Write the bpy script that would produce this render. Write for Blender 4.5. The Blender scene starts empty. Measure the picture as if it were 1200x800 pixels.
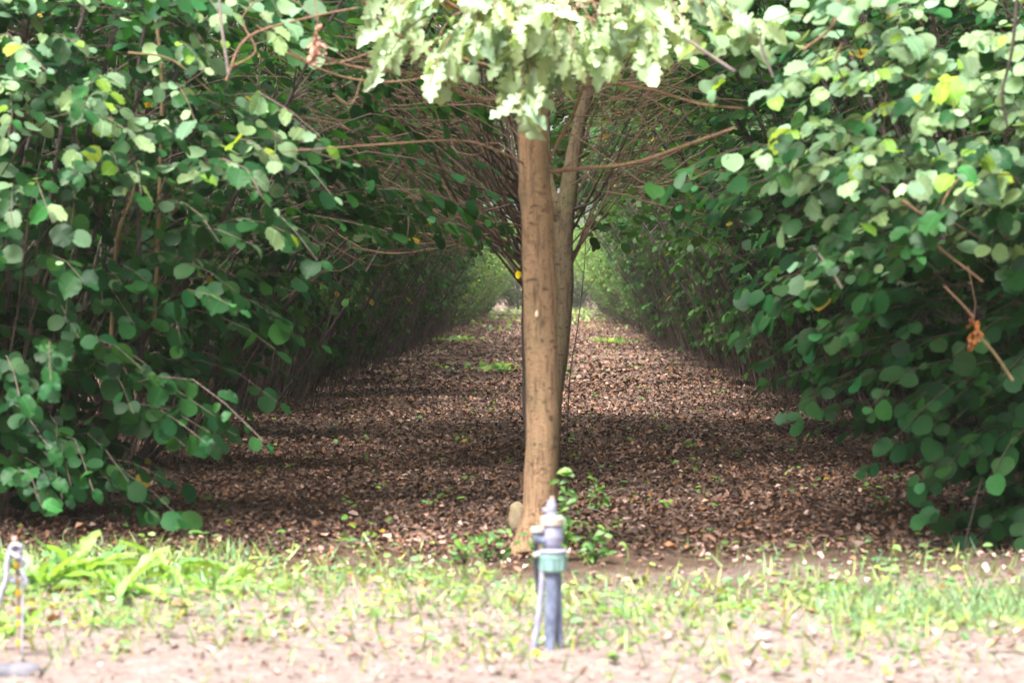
import bpy, math, random
import numpy as np
from mathutils import Matrix, Vector
random.seed(7)
RNG = np.random.default_rng(7)
C = bpy.context.scene.collection
scene = bpy.context.scene

# ------------------------------------------------------------------ camera
CAM_H = 1.2
F = 1200 * 85 / 36.0
cam_d = bpy.data.cameras.new("camera")
cam = bpy.data.objects.new("camera", cam_d); C.objects.link(cam)
cam_d.lens = 85; cam_d.sensor_width = 36; cam_d.clip_end = 2000; cam_d.clip_start = 0.05
cam.location = (0, 0, CAM_H)
cam.rotation_euler = (math.radians(90 - 1.314), 0, math.radians(0.809))
cam_d.dof.use_dof = True
cam_d.dof.focus_distance = 23
cam_d.dof.aperture_fstop = 3.8
scene.camera = cam

# ------------------------------------------------------------------ world, sun, exposure
SUN_EL, SUN_AZ = math.radians(62), math.radians(212)     # azimuth clockwise from +Y
w = bpy.data.worlds.new("World"); scene.world = w; w.use_nodes = True
nt = w.node_tree; nt.nodes.clear()
sky = nt.nodes.new('ShaderNodeTexSky'); sky.sky_type = 'NISHITA'; sky.sun_disc = False
sky.sun_elevation = SUN_EL; sky.sun_rotation = SUN_AZ; sky.dust_density = 4.0; sky.air_density = 1.2; sky.ozone_density = 1.0
hs = nt.nodes.new('ShaderNodeHueSaturation'); hs.inputs['Saturation'].default_value = 0.42
bg = nt.nodes.new('ShaderNodeBackground'); bg.inputs['Strength'].default_value = 0.09
wo = nt.nodes.new('ShaderNodeOutputWorld')
nt.links.new(sky.outputs[0], hs.inputs['Color']); nt.links.new(hs.outputs[0], bg.inputs['Color']); nt.links.new(bg.outputs[0], wo.inputs[0])
sd = bpy.data.lights.new("sun", 'SUN'); sd.energy = 5.0; sd.angle = math.radians(22); sd.color = (1.0, 0.955, 0.92)
so = bpy.data.objects.new("sun", sd); C.objects.link(so)
sv = Vector((math.sin(SUN_AZ) * math.cos(SUN_EL), math.cos(SUN_AZ) * math.cos(SUN_EL), math.sin(SUN_EL)))
so.rotation_euler = sv.to_track_quat('Z', 'Y').to_euler(); so.location = (0, -5, 12)
vs = scene.view_settings
vs.view_transform = 'Standard'; vs.look = 'None'; vs.gamma = 1; vs.exposure = 1.78; vs.use_curve_mapping = False
scene.cycles.max_bounces = 8; scene.cycles.diffuse_bounces = 4; scene.cycles.transmission_bounces = 6

def W(px, py, d):
    """pixel of the 1200x800 photograph at depth d metres -> world point"""
    return np.array([(px - 640) / F * d, d, CAM_H - (py - 335) / F * d])

# ------------------------------------------------------------------ object helpers
def tag(o, label=None, cat=None, group=None, kind=None):
    if label: o['label'] = label
    if cat: o['category'] = cat
    if group: o['group'] = group
    if kind: o['kind'] = kind
    return o
def thing(name, loc, label, cat, group=None):
    o = bpy.data.objects.new(name, None); C.objects.link(o); o.location = loc; o.empty_display_size = 0.1
    return tag(o, label, cat, group)
def link(name, me, parent=None, kind=None, loc=None):
    o = bpy.data.objects.new(name, me); C.objects.link(o)
    if parent is not None: o.parent = parent
    if kind: o['kind'] = kind
    if loc is not None: o.location = loc
    return o
def mesh(name, V, faces, mat, col=None, smooth=False):
    """V (n,3); faces: list of int arrays (m,k); col (n,3) albedo attribute"""
    me = bpy.data.meshes.new(name)
    V = np.asarray(V, dtype=np.float32)
    faces = [np.asarray(f, dtype=np.int32) for f in faces if len(f)]
    me.vertices.add(len(V)); me.vertices.foreach_set('co', V.ravel())
    tot = np.concatenate([np.full(len(f), f.shape[1], dtype=np.int32) for f in faces])
    lv = np.concatenate([f.ravel() for f in faces])
    st = np.concatenate([[0], np.cumsum(tot)[:-1]]).astype(np.int32)
    me.loops.add(len(lv)); me.loops.foreach_set('vertex_index', lv)
    me.polygons.add(len(tot)); me.polygons.foreach_set('loop_start', st); me.polygons.foreach_set('loop_total', tot)
    me.polygons.foreach_set('use_smooth', np.full(len(tot), smooth))
    if col is not None:
        a = me.color_attributes.new('col', 'FLOAT_COLOR', 'POINT')
        c4 = np.ones((len(V), 4), dtype=np.float32); c4[:, :3] = col; a.data.foreach_set('color', c4.ravel())
    me.materials.append(mat); me.update(calc_edges=True); me.validate()
    return me
class Geo:
    def __init__(s): s.V = []; s.F = []; s.c = []; s.n = 0
    def add(s, V, faces, col=None):
        V = np.asarray(V, dtype=float)
        for f in faces: s.F.append(np.asarray(f) + s.n)
        s.V.append(V); s.n += len(V)
        s.c.append(np.broadcast_to(np.array(col if col is not None else (1, 1, 1)), (len(V), 3)))
        return s
    def mesh(s, name, mat, smooth=False, col=False):
        fs = {}
        for f in s.F: fs.setdefault(f.shape[1], []).append(f)
        return mesh(name, np.concatenate(s.V), [np.concatenate(x) for x in fs.values()], mat, np.concatenate(s.c) if col else None, smooth)

def unit(v): return v / np.maximum(np.linalg.norm(v, axis=-1, keepdims=True), 1e-9)
def tubes(P, R, sides=5):
    """many tubes at once. P (N,m,3), R (N,m) -> verts, quads"""
    P = np.asarray(P, float); R = np.asarray(R, float)
    if P.ndim == 2: P = P[None]; R = R[None]
    N, m, _ = P.shape
    T = np.gradient(P, axis=1); T = unit(T)
    ref = np.where(np.abs(T[:, :1, 2:3]) > 0.9, np.array([[[1., 0, 0]]]), np.array([[[0, 0, 1.]]]))
    A = unit(np.cross(T, np.broadcast_to(ref, T.shape))); B = np.cross(T, A)
    a = np.arange(sides) * 2 * math.pi / sides
    V = P[:, :, None] + R[:, :, None, None] * (np.cos(a)[None, None, :, None] * A[:, :, None] + np.sin(a)[None, None, :, None] * B[:, :, None])
    idx = np.arange(N * m * sides).reshape(N, m, sides)
    i0 = idx[:, :-1]; i1 = idx[:, 1:]
    Q = np.stack([i0, np.roll(i0, -1, 2), np.roll(i1, -1, 2), i1], -1).reshape(-1, 4)
    return V.reshape(-1, 3), Q
def lathe(prof, seg=20, c=(0, 0, 0)):
    P = np.array([[c[0], c[1], c[2] + z] for r, z in prof]); R = np.array([r for r, z in prof])
    a = np.arange(seg) * 2 * math.pi / seg
    V = np.stack([P[:, None, 0] + R[:, None] * np.cos(a), P[:, None, 1] + R[:, None] * np.sin(a), np.repeat(P[:, 2:3], seg, 1)], -1).reshape(-1, 3)
    idx = np.arange(len(prof) * seg).reshape(-1, seg)
    Q = np.stack([idx[:-1], np.roll(idx[:-1], -1, 1), np.roll(idx[1:], -1, 1), idx[1:]], -1).reshape(-1, 4)
    n = len(V); V = np.concatenate([V, [P[0], P[-1]]])
    T = [[n, idx[0][(k + 1) % seg], idx[0][k]] for k in range(seg)] + [[n + 1, idx[-1][k], idx[-1][(k + 1) % seg]] for k in range(seg)]
    return V, [Q, np.array(T)]
def polyline(pts, m):
    """smooth resample (Catmull-Rom) of a control polyline to m points"""
    p = np.array(pts, float); n = len(p)
    q = np.vstack([2 * p[0] - p[1], p, 2 * p[-1] - p[-2]])
    out = []
    for t in np.linspace(0, n - 1 - 1e-6, m):
        i = int(t); u = t - i; a, b, c, d = q[i:i + 4]
        out.append(0.5 * (2 * b + (c - a) * u + (2 * a - 5 * b + 4 * c - d) * u * u + (3 * b - a - 3 * c + d) * u ** 3))
    return np.array(out)

# ------------------------------------------------------------------ materials
def newmat(name):
    m = bpy.data.materials.new(name); m.use_nodes = True; t = m.node_tree; t.nodes.clear()
    return m, t, t.nodes.new('ShaderNodeOutputMaterial')
def N(t, typ, **kw):
    n = t.nodes.new(typ)
    for k, v in kw.items():
        if k in n.inputs: n.inputs[k].default_value = v
        else: setattr(n, k, v)
    return n
def ramp(t, fac, stops):
    r = t.nodes.new('ShaderNodeValToRGB'); cr = r.color_ramp
    while len(cr.elements) < len(stops): cr.elements.new(0.5)
    for e, (p, c) in zip(cr.elements, stops): e.position = p; e.color = (*c, 1)
    t.links.new(fac, r.inputs[0]); return r.outputs[0]
def mixc(t, fac, a, b):
    m = t.nodes.new('ShaderNodeMix'); m.data_type = 'RGBA'
    for s, v in ((0, fac), (6, a), (7, b)):
        if isinstance(v, (int, float)): m.inputs[s].default_value = v
        elif isinstance(v, tuple): m.inputs[s].default_value = (*v, 1)
        else: t.links.new(v, m.inputs[s])
    return m.outputs[2]
def noise(t, scale, detail=4, rough=0.6, vec=None, dist=0.0):
    n = N(t, 'ShaderNodeTexNoise', Scale=scale, Detail=detail, Roughness=rough, Distortion=dist)
    if vec is not None: t.links.new(vec, n.inputs['Vector'])
    return n.outputs[0]
def leaf_material(name, trans=0.35, rough=0.42, pale=1.8, spec=0.5, veins=False):
    m, t, out = newmat(name)
    at = N(t, 'ShaderNodeAttribute', attribute_name='col')
    tc = N(t, 'ShaderNodeTexCoord'); nz = noise(t, 30, 3, 0.6, tc.outputs['Object'])
    g = N(t, 'ShaderNodeNewGeometry')
    vari = N(t, 'ShaderNodeMapRange'); t.links.new(nz, vari.inputs[0]); vari.inputs[3].default_value = 0.75; vari.inputs[4].default_value = 1.25
    vm = N(t, 'ShaderNodeVectorMath', operation='SCALE'); t.links.new(at.outputs['Color'], vm.inputs[0]); t.links.new(vari.outputs[0], vm.inputs['Scale'])
    if veins:
        # leaf space: x across, y along; midrib, side veins and a few brown blemishes
        sx = N(t, 'ShaderNodeSeparateXYZ'); t.links.new(tc.outputs['Object'], sx.inputs[0])
        ab = N(t, 'ShaderNodeMath', operation='ABSOLUTE'); t.links.new(sx.outputs[0], ab.inputs[0])
        dg = N(t, 'ShaderNodeMath', operation='MULTIPLY_ADD'); t.links.new(ab.outputs[0], dg.inputs[0]); dg.inputs[1].default_value = -0.75; t.links.new(sx.outputs[1], dg.inputs[2])
        fr = N(t, 'ShaderNodeMath', operation='PINGPONG'); t.links.new(dg.outputs[0], fr.inputs[0]); fr.inputs[1].default_value = 0.075
        lat = ramp(t, fr.outputs[0], [(0.0, (.5,) * 3), (0.02, (0,) * 3)]); mid = ramp(t, ab.outputs[0], [(0.012, (.8,) * 3), (0.035, (0,) * 3)])
        lt = N(t, 'ShaderNodeVectorMath', operation='SCALE'); t.links.new(vm.outputs[0], lt.inputs[0]); lt.inputs['Scale'].default_value = 1.7
        vv = N(t, 'ShaderNodeMath', operation='MAXIMUM'); t.links.new(lat, vv.inputs[0]); t.links.new(mid, vv.inputs[1])
        c1 = mixc(t, vv.outputs[0], vm.outputs[0], lt.outputs[0])
        oi = N(t, 'ShaderNodeObjectInfo'); of = N(t, 'ShaderNodeVectorMath', operation='ADD'); t.links.new(tc.outputs['Object'], of.inputs[0]); t.links.new(oi.outputs['Location'], of.inputs[1])
        bl = ramp(t, noise(t, 4.0, 4, .6, of.outputs[0]), [(0.66, (0,) * 3), (0.72, (.75,) * 3)])
        c1 = mixc(t, bl, c1, (0.12, 0.075, 0.03))
        vm = N(t, 'ShaderNodeVectorMath', operation='SCALE'); t.links.new(c1, vm.inputs[0]); vm.inputs['Scale'].default_value = 1.0
    under = N(t, 'ShaderNodeVectorMath', operation='SCALE'); t.links.new(vm.outputs[0], under.inputs[0]); under.inputs['Scale'].default_value = pale
    c = mixc(t, g.outputs['Backfacing'], vm.outputs[0], under.outputs[0])
    p = N(t, 'ShaderNodeBsdfPrincipled', Roughness=rough); t.links.new(c, p.inputs['Base Color']); p.inputs['Specular IOR Level'].default_value = spec
    tr = N(t, 'ShaderNodeBsdfTranslucent'); tcx = N(t, 'ShaderNodeVectorMath', operation='MULTIPLY'); t.links.new(vm.outputs[0], tcx.inputs[0]); tcx.inputs[1].default_value = (2.1, 1.9, 0.8)
    t.links.new(tcx.outputs[0], tr.inputs[0])
    mx = N(t, 'ShaderNodeMixShader'); mx.inputs[0].default_value = trans
    t.links.new(p.outputs[0], mx.inputs[1]); t.links.new(tr.outputs[0], mx.inputs[2]); t.links.new(mx.outputs[0], out.inputs[0])
    return m
def attr_material(name, rough=0.8, spec=0.3):
    m, t, out = newmat(name)
    at = N(t, 'ShaderNodeAttribute', attribute_name='col')
    p = N(t, 'ShaderNodeBsdfPrincipled', Roughness=rough); p.inputs['Specular IOR Level'].default_value = spec
    tc = N(t, 'ShaderNodeTexCoord'); nz = noise(t, 60, 3, 0.6, tc.outputs['Object'])
    vari = N(t, 'ShaderNodeMapRange'); t.links.new(nz, vari.inputs[0]); vari.inputs[3].default_value = 0.6; vari.inputs[4].default_value = 1.4
    vm = N(t, 'ShaderNodeVectorMath', operation='SCALE'); t.links.new(at.outputs['Color'], vm.inputs[0]); t.links.new(vari.outputs[0], vm.inputs['Scale'])
    t.links.new(vm.outputs[0], p.inputs['Base Color']); t.links.new(p.outputs[0], out.inputs[0])
    return m
def solid_material(name, c, c2=None, scale=20, rough=0.6, spec=0.4, bump=0.2, stretch=(1, 1, 1)):
    m, t, out = newmat(name)
    tc = N(t, 'ShaderNodeTexCoord'); mp = N(t, 'ShaderNodeMapping'); mp.inputs['Scale'].default_value = stretch
    t.links.new(tc.outputs['Object'], mp.inputs[0])
    nz = noise(t, scale, 6, 0.65, mp.outputs[0])
    col = ramp(t, nz, [(0.35, c2 or tuple(x * 0.6 for x in c)), (0.62, c)])
    p = N(t, 'ShaderNodeBsdfPrincipled', Roughness=rough); p.inputs['Specular IOR Level'].default_value = spec
    b = N(t, 'ShaderNodeBump', Strength=bump, Distance=0.01); t.links.new(nz, b.inputs['Height']); t.links.new(b.outputs[0], p.inputs['Normal'])
    t.links.new(col, p.inputs['Base Color']); t.links.new(p.outputs[0], out.inputs[0])
    return m
def bark_material(name, light, dark, moss=None, knots=0.5):
    m, t, out = newmat(name)
    tc = N(t, 'ShaderNodeTexCoord')
    mp = N(t, 'ShaderNodeMapping'); mp.inputs['Scale'].default_value = (14, 14, 1.6); t.links.new(tc.outputs['Object'], mp.inputs[0])
    streak = noise(t, 4, 8, 0.7, mp.outputs[0], 0.6)
    broad = noise(t, 5, 4, 0.6, tc.outputs['Object'])
    fine = noise(t, 90, 4, 0.7, tc.outputs['Object'])
    c = ramp(t, streak, [(0.36, dark), (0.47, tuple(0.7 * a + 0.3 * b for a, b in zip(light, dark))), (0.68, light)])
    c = mixc(t, ramp(t, fine, [(0.3, (0.35,) * 3), (0.6, (0,) * 3)]), c, dark)
    if moss: c = mixc(t, ramp(t, broad, [(0.5, (0,) * 3), (0.68, (0.55,) * 3)]), c, moss)
    # lenticels and knots: dark specks, wider than tall
    mp2 = N(t, 'ShaderNodeMapping'); mp2.inputs['Scale'].default_value = (1, 1, 2.0); t.links.new(tc.outputs['Object'], mp2.inputs[0])
    wn = N(t, 'ShaderNodeTexNoise', Scale=9.0); t.links.new(mp2.outputs[0], wn.inputs['Vector'])
    wv = N(t, 'ShaderNodeVectorMath', operation='MULTIPLY_ADD'); t.links.new(wn.outputs['Color'], wv.inputs[0]); wv.inputs[1].default_value = (.16, .16, .16); t.links.new(mp2.outputs[0], wv.inputs[2])
    for scl, lo, hi, thr in ((15.0, 0.16, 0.3, 0.62), (42.0, 0.2, 0.35, 0.5)):
        vo = N(t, 'ShaderNodeTexVoronoi', Scale=scl); t.links.new(wv.outputs[0], vo.inputs['Vector'])
        k = ramp(t, vo.outputs['Distance'], [(lo, (knots,) * 3), (hi, (0,) * 3)])
        se = N(t, 'ShaderNodeSeparateColor'); t.links.new(vo.outputs['Color'], se.inputs[0])
        gt = N(t, 'ShaderNodeMath', operation='GREATER_THAN'); t.links.new(se.outputs[0], gt.inputs[0]); gt.inputs[1].default_value = thr
        mu = N(t, 'ShaderNodeMath', operation='MULTIPLY'); t.links.new(k, mu.inputs[0]); t.links.new(gt.outputs[0], mu.inputs[1])
        c = mixc(t, mu.outputs[0], c, tuple(x * 0.5 for x in dark))
    blot = noise(t, 11, 5, 0.65, tc.outputs['Object'], 0.8)
    c = mixc(t, ramp(t, blot, [(0.54, (0,) * 3), (0.7, (0.6,) * 3)]), c, tuple(x * 0.8 for x in dark))
    p = N(t, 'ShaderNodeBsdfPrincipled', Roughness=0.85); p.inputs['Specular IOR Level'].default_value = 0.25
    ad = N(t, 'ShaderNodeMath', operation='ADD'); t.links.new(streak, ad.inputs[0]); t.links.new(fine, ad.inputs[1])
    b = N(t, 'ShaderNodeBump', Strength=1.0, Distance=0.012); t.links.new(ad.outputs[0], b.inputs['Height'])
    t.links.new(b.outputs[0], p.inputs['Normal']); t.links.new(c, p.inputs['Base Color']); t.links.new(p.outputs[0], out.inputs[0])
    return m

M_LEAF = leaf_material('hazel_leaf_green', 0.36, 0.55, 1.4, 0.22)
M_LEAFV = leaf_material('hazel_leaf_green_veined', 0.36, 0.55, 1.4, 0.24, True)
M_OAK = leaf_material('oak_leaf_green', 0.25, 0.5, 1.4, 0.5)
M_WEED = leaf_material('weed_green', 0.35, 0.5, 1.2)
M_LITTER = attr_material('dry_leaf_brown', 0.7, 0.35)
M_STEM = bark_material('hazel_stem_bark', (0.105, 0.082, 0.072), (0.03, 0.023, 0.02), None, 0.3)
M_TWIG = solid_material('twig_bark', (0.13, 0.09, 0.07), (0.05, 0.035, 0.028), 25, 0.75, 0.3, 0.1)
M_TRUNK = bark_material('young_oak_bark', (0.42, 0.265, 0.15), (0.12, 0.07, 0.042), (0.19, 0.155, 0.085), 0.7)
M_TRUNK2 = bark_material('old_hazel_bark', (0.21, 0.155, 0.09), (0.07, 0.05, 0.03), (0.12, 0.125, 0.05), 0.8)

def ground_material():
    m, t, out = newmat('orchard_soil')
    tc = N(t, 'ShaderNodeTexCoord'); pos = tc.outputs['Object']
    sep = N(t, 'ShaderNodeSeparateXYZ'); t.links.new(pos, sep.inputs[0])
    n1 = noise(t, 1.2, 5, 0.6, pos); n2 = noise(t, 14, 6, 0.7, pos); n3 = noise(t, 70, 4, 0.7, pos)
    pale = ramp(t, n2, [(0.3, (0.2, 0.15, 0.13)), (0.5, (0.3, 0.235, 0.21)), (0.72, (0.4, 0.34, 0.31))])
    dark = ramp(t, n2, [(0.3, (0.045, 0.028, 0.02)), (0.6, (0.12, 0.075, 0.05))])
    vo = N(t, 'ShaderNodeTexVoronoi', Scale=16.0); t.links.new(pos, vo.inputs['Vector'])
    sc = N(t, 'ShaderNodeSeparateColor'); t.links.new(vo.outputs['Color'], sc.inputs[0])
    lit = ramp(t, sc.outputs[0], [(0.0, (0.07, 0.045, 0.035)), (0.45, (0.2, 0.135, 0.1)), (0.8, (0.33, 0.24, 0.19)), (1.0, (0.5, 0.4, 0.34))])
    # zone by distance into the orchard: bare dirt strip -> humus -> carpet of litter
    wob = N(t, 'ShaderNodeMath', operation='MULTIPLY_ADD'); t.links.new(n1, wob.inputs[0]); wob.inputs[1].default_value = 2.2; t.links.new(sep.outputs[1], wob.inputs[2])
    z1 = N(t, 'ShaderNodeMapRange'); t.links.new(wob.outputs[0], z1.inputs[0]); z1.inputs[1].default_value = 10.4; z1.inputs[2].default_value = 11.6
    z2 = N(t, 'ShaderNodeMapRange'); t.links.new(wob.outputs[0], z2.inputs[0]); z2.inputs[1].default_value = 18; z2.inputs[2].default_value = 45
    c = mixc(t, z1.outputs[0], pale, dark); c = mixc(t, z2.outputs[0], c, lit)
    c = mixc(t, ramp(t, n3, [(0.4, (0.5,) * 3), (0.55, (0,) * 3)]), c, (0.06, 0.04, 0.03))
    p = N(t, 'ShaderNodeBsdfPrincipled', Roughness=0.95); p.inputs['Specular IOR Level'].default_value = 0.15
    ad = N(t, 'ShaderNodeMath', operation='ADD'); t.links.new(n2, ad.inputs[0]); t.links.new(n3, ad.inputs[1])
    b = N(t, 'ShaderNodeBump', Strength=0.8, Distance=0.03); t.links.new(ad.outputs[0], b.inputs['Height']); t.links.new(b.outputs[0], p.inputs['Normal'])
    t.links.new(c, p.inputs['Base Color']); t.links.new(p.outputs[0], out.inputs[0])
    return m

# ------------------------------------------------------------------ ground
def gz(x, y):
    """height of the ground"""
    x = np.asarray(x, float); y = np.asarray(y, float)
    near = np.clip((70 - y) / 30, 0, 1) * np.clip((y + 20) / 20, 0, 1)
    return near * (0.018 * np.sin(1.7 * x + 0.4 * y) + 0.014 * np.sin(2.9 * y + x * 1.3 + 1) + 0.008 * np.sin(6.1 * x - 4.7 * y))
ys = np.concatenate([[-900, -200, -60, -20], np.arange(-10, 5, 1.0), np.arange(5, 30, 0.12), np.arange(30, 72, 0.8), [80, 100, 130, 180, 300, 600, 1400]])
xs = np.concatenate([[-900, -300, -100, -40, -20, -12], np.arange(-8, 8.01, 0.12), [12, 20, 40, 100, 300, 900]])
X, Y = np.meshgrid(xs, ys)
Z = gz(X, Y) + np.where((np.abs(X) < 8) & (Y > 5) & (Y < 30), RNG.normal(0, 0.004, X.shape), 0)
idx = np.arange(X.size).reshape(X.shape)
Q = np.stack([idx[:-1, :-1], idx[:-1, 1:], idx[1:, 1:], idx[1:, :-1]], -1).reshape(-1, 4)
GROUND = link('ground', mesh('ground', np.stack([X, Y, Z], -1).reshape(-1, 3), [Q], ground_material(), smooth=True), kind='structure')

# ------------------------------------------------------------------ leaf shapes
def fan_leaf(outline, mid, fold=0.12, droop=0.18):
    """outline: right-hand (x,y) points from base to tip; mid: y of the midrib points. unit length along +Y, normal +Z"""
    right = np.array(outline, float); n = len(right)
    V = [[0, 0, 0]] + [[0, y, 0] for y in mid] + [[0, 1, 0]]
    k = len(V); R = [[x, y, 0] for x, y in right]; L = [[-x * 0.94, y, 0] for x, y in right]
    V = np.array(V + R + L, float); mids = list(range(k)); my = V[:k, 1]
    F_ = []
    for s, off in ((1, k), (-1, k + n)):
        chain = [0] + [off + i for i in range(n)] + [k - 1]; a = 0
        for i in range(len(chain) - 1):
            c0, c1 = chain[i], chain[i + 1]
            while a < k - 2 and V[c0, 1] > (my[a] + my[a + 1]) / 2:
                tri = [mids[a], c0, mids[a + 1]]; F_.append(tri[::-1] if s < 0 else tri); a += 1
            if c0 != mids[a] and c1 != mids[a]:
                tri = [mids[a], c0, c1]; F_.append(tri[::-1] if s < 0 else tri)
    V[:, 2] = fold * np.abs(V[:, 0]) * 2 - droop * V[:, 1] ** 2
    return V, np.array(F_)
HAZEL = fan_leaf([(0.24, 0.01), (0.43, 0.2), (0.49, 0.45), (0.46, 0.68), (0.27, 0.88)], [0.5], 0.07, 0.14)
HAZEL_T = fan_leaf([(0.22, -0.02), (0.37, 0.1), (0.45, 0.27), (0.44, 0.34), (0.5, 0.5), (0.45, 0.57), (0.46, 0.7), (0.36, 0.77), (0.3, 0.9), (0.14, 0.91)], [0.3, 0.65], 0.07, 0.14)
OAK = fan_leaf([(0.04, 0.08), (0.11, 0.13), (0.14, 0.2), (0.06, 0.25), (0.18, 0.33), (0.24, 0.4), (0.1, 0.46), (0.22, 0.54), (0.32, 0.62), (0.3, 0.68), (0.16, 0.7), (0.24, 0.8), (0.22, 0.88), (0.12, 0.9), (0.08, 0.97)], [0.25, 0.48, 0.7, 0.85], 0.2, 0.25)
BLADE = (np.array([[-.05, 0, 0], [.05, 0, 0], [.045, .5, .0], [-.045, .5, 0], [0, 1, 0]], float), np.array([[0, 1, 2], [0, 2, 3], [3, 2, 4]]))
OVAL = fan_leaf([(0.22, 0.15), (0.3, 0.5), (0.18, 0.85)], [0.5])
DRY = (np.array([[0, 0, 0], [0, .5, -.1], [0.05, 1, .12], [.3, .3, .12], [.24, .75, .2], [-.33, .35, .2], [-.2, .7, .05]], float), np.array([[0, 3, 1], [3, 4, 1], [1, 4, 2], [0, 1, 5], [5, 1, 6], [1, 2, 6]]))
def rot_frames(axis, normal):
    """columns x,y,z with y along the leaf and z its face"""
    y = unit(axis); z = unit(normal - (normal * y).sum(-1, keepdims=True) * y); x = np.cross(y, z)
    return np.stack([x, y, z], -1)
def leaves_geo(tmpl, pos, Rm, size, col):
    V, F_ = tmpl; k = len(V)
    VV = pos[:, None] + size[:, None, None] * np.einsum('nij,kj->nki', Rm, V)
    FF = (F_[None] + (np.arange(len(pos)) * k)[:, None, None]).reshape(-1, F_.shape[1])
    return VV.reshape(-1, 3), FF, np.repeat(col, k, 0)
def green(rng, n, base=(0.045, 0.115, 0.032), yellow=0.02):
    hv = 0.45 if base[0] > 0.145 and base[2] > 0.115 else 1.0
    c = np.array(base)[None] * rng.lognormal(0, 0.32, (n, 1))
    h = hv * np.clip(rng.normal(0, 1, (n, 1)), -1.6, 2); c = c * np.concatenate([1 + 0.22 * h, 1 + 0.04 * h, 1 - 0.15 * h], 1)
    y = rng.random(n) < yellow
    c[y] = np.array([[0.42, 0.3, 0.03]]) * rng.uniform(0.5, 1.1, (y.sum(), 1))
    return np.clip(c, 0.004, 0.8)
def leaf_pool(name, tmpl, mat, n, base, yellow=0.0, seed=1):
    rng = np.random.default_rng(seed); out = []
    for i in range(n):
        V = tmpl[0].copy(); V[:, 0] *= rng.uniform(0.7, 1.1); V[:, :2] += rng.normal(0, 0.018, (len(V), 2)); V[:, 0] += rng.normal(0, .1) * V[:, 1] ** 2; V[:, 2] = V[:, 2] * rng.uniform(0.2, 3.2) + rng.normal(0, 0.03, len(V))
        out.append(mesh(name, V, [tmpl[1]], mat, np.repeat(green(rng, 1, base, yellow), len(V), 0), True))
    return out
HBASE = (0.0135, 0.062, 0.0135)
LIT_BASE = (0.15, 0.245, 0.125)  # paler green standing in for sun on the upper leaves
POOL_H = leaf_pool('hazel_leaf', HAZEL_T, M_LEAFV, 44, HBASE, 0.0)
POOL_LIT = leaf_pool('hazel_leaf', HAZEL_T, M_LEAFV, 24, LIT_BASE, 0.0, 15) + leaf_pool('hazel_leaf', HAZEL_T, M_LEAFV, 5, (0.17, 0.29, 0.03), 0.0, 19)
OBASE = (0.27, 0.36, 0.19)
POOL_O = leaf_pool('oak_leaf', OAK, M_OAK, 16, OBASE, 0, 12)
def single_leaves(parent, pool, pos, Rm, size, rng, name='leaf'):
    for i in range(len(pos)):
        o = bpy.data.objects.new(name, pool[int(rng.integers(len(pool)))]); C.objects.link(o); o.parent = parent
        M = np.eye(4); M[:3, :3] = Rm[i] * size[i]; M[:3, 3] = pos[i]; o.matrix_basis = Matrix(M.tolist())
def largest_in_view(world, n=300):
    d = world[:, 1]; px = 640 + world[:, 0] / d * F; py = 335 + (CAM_H - world[:, 2]) / d * F
    inside = (px > 3) & (px < 1197) & (py > 3) & (py < 797) & (d > 1)
    sel = np.where(inside)[0]; sel = sel[np.argsort(d[sel])][:n]
    m = np.zeros(len(world), bool); m[sel] = True
    return m

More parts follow.
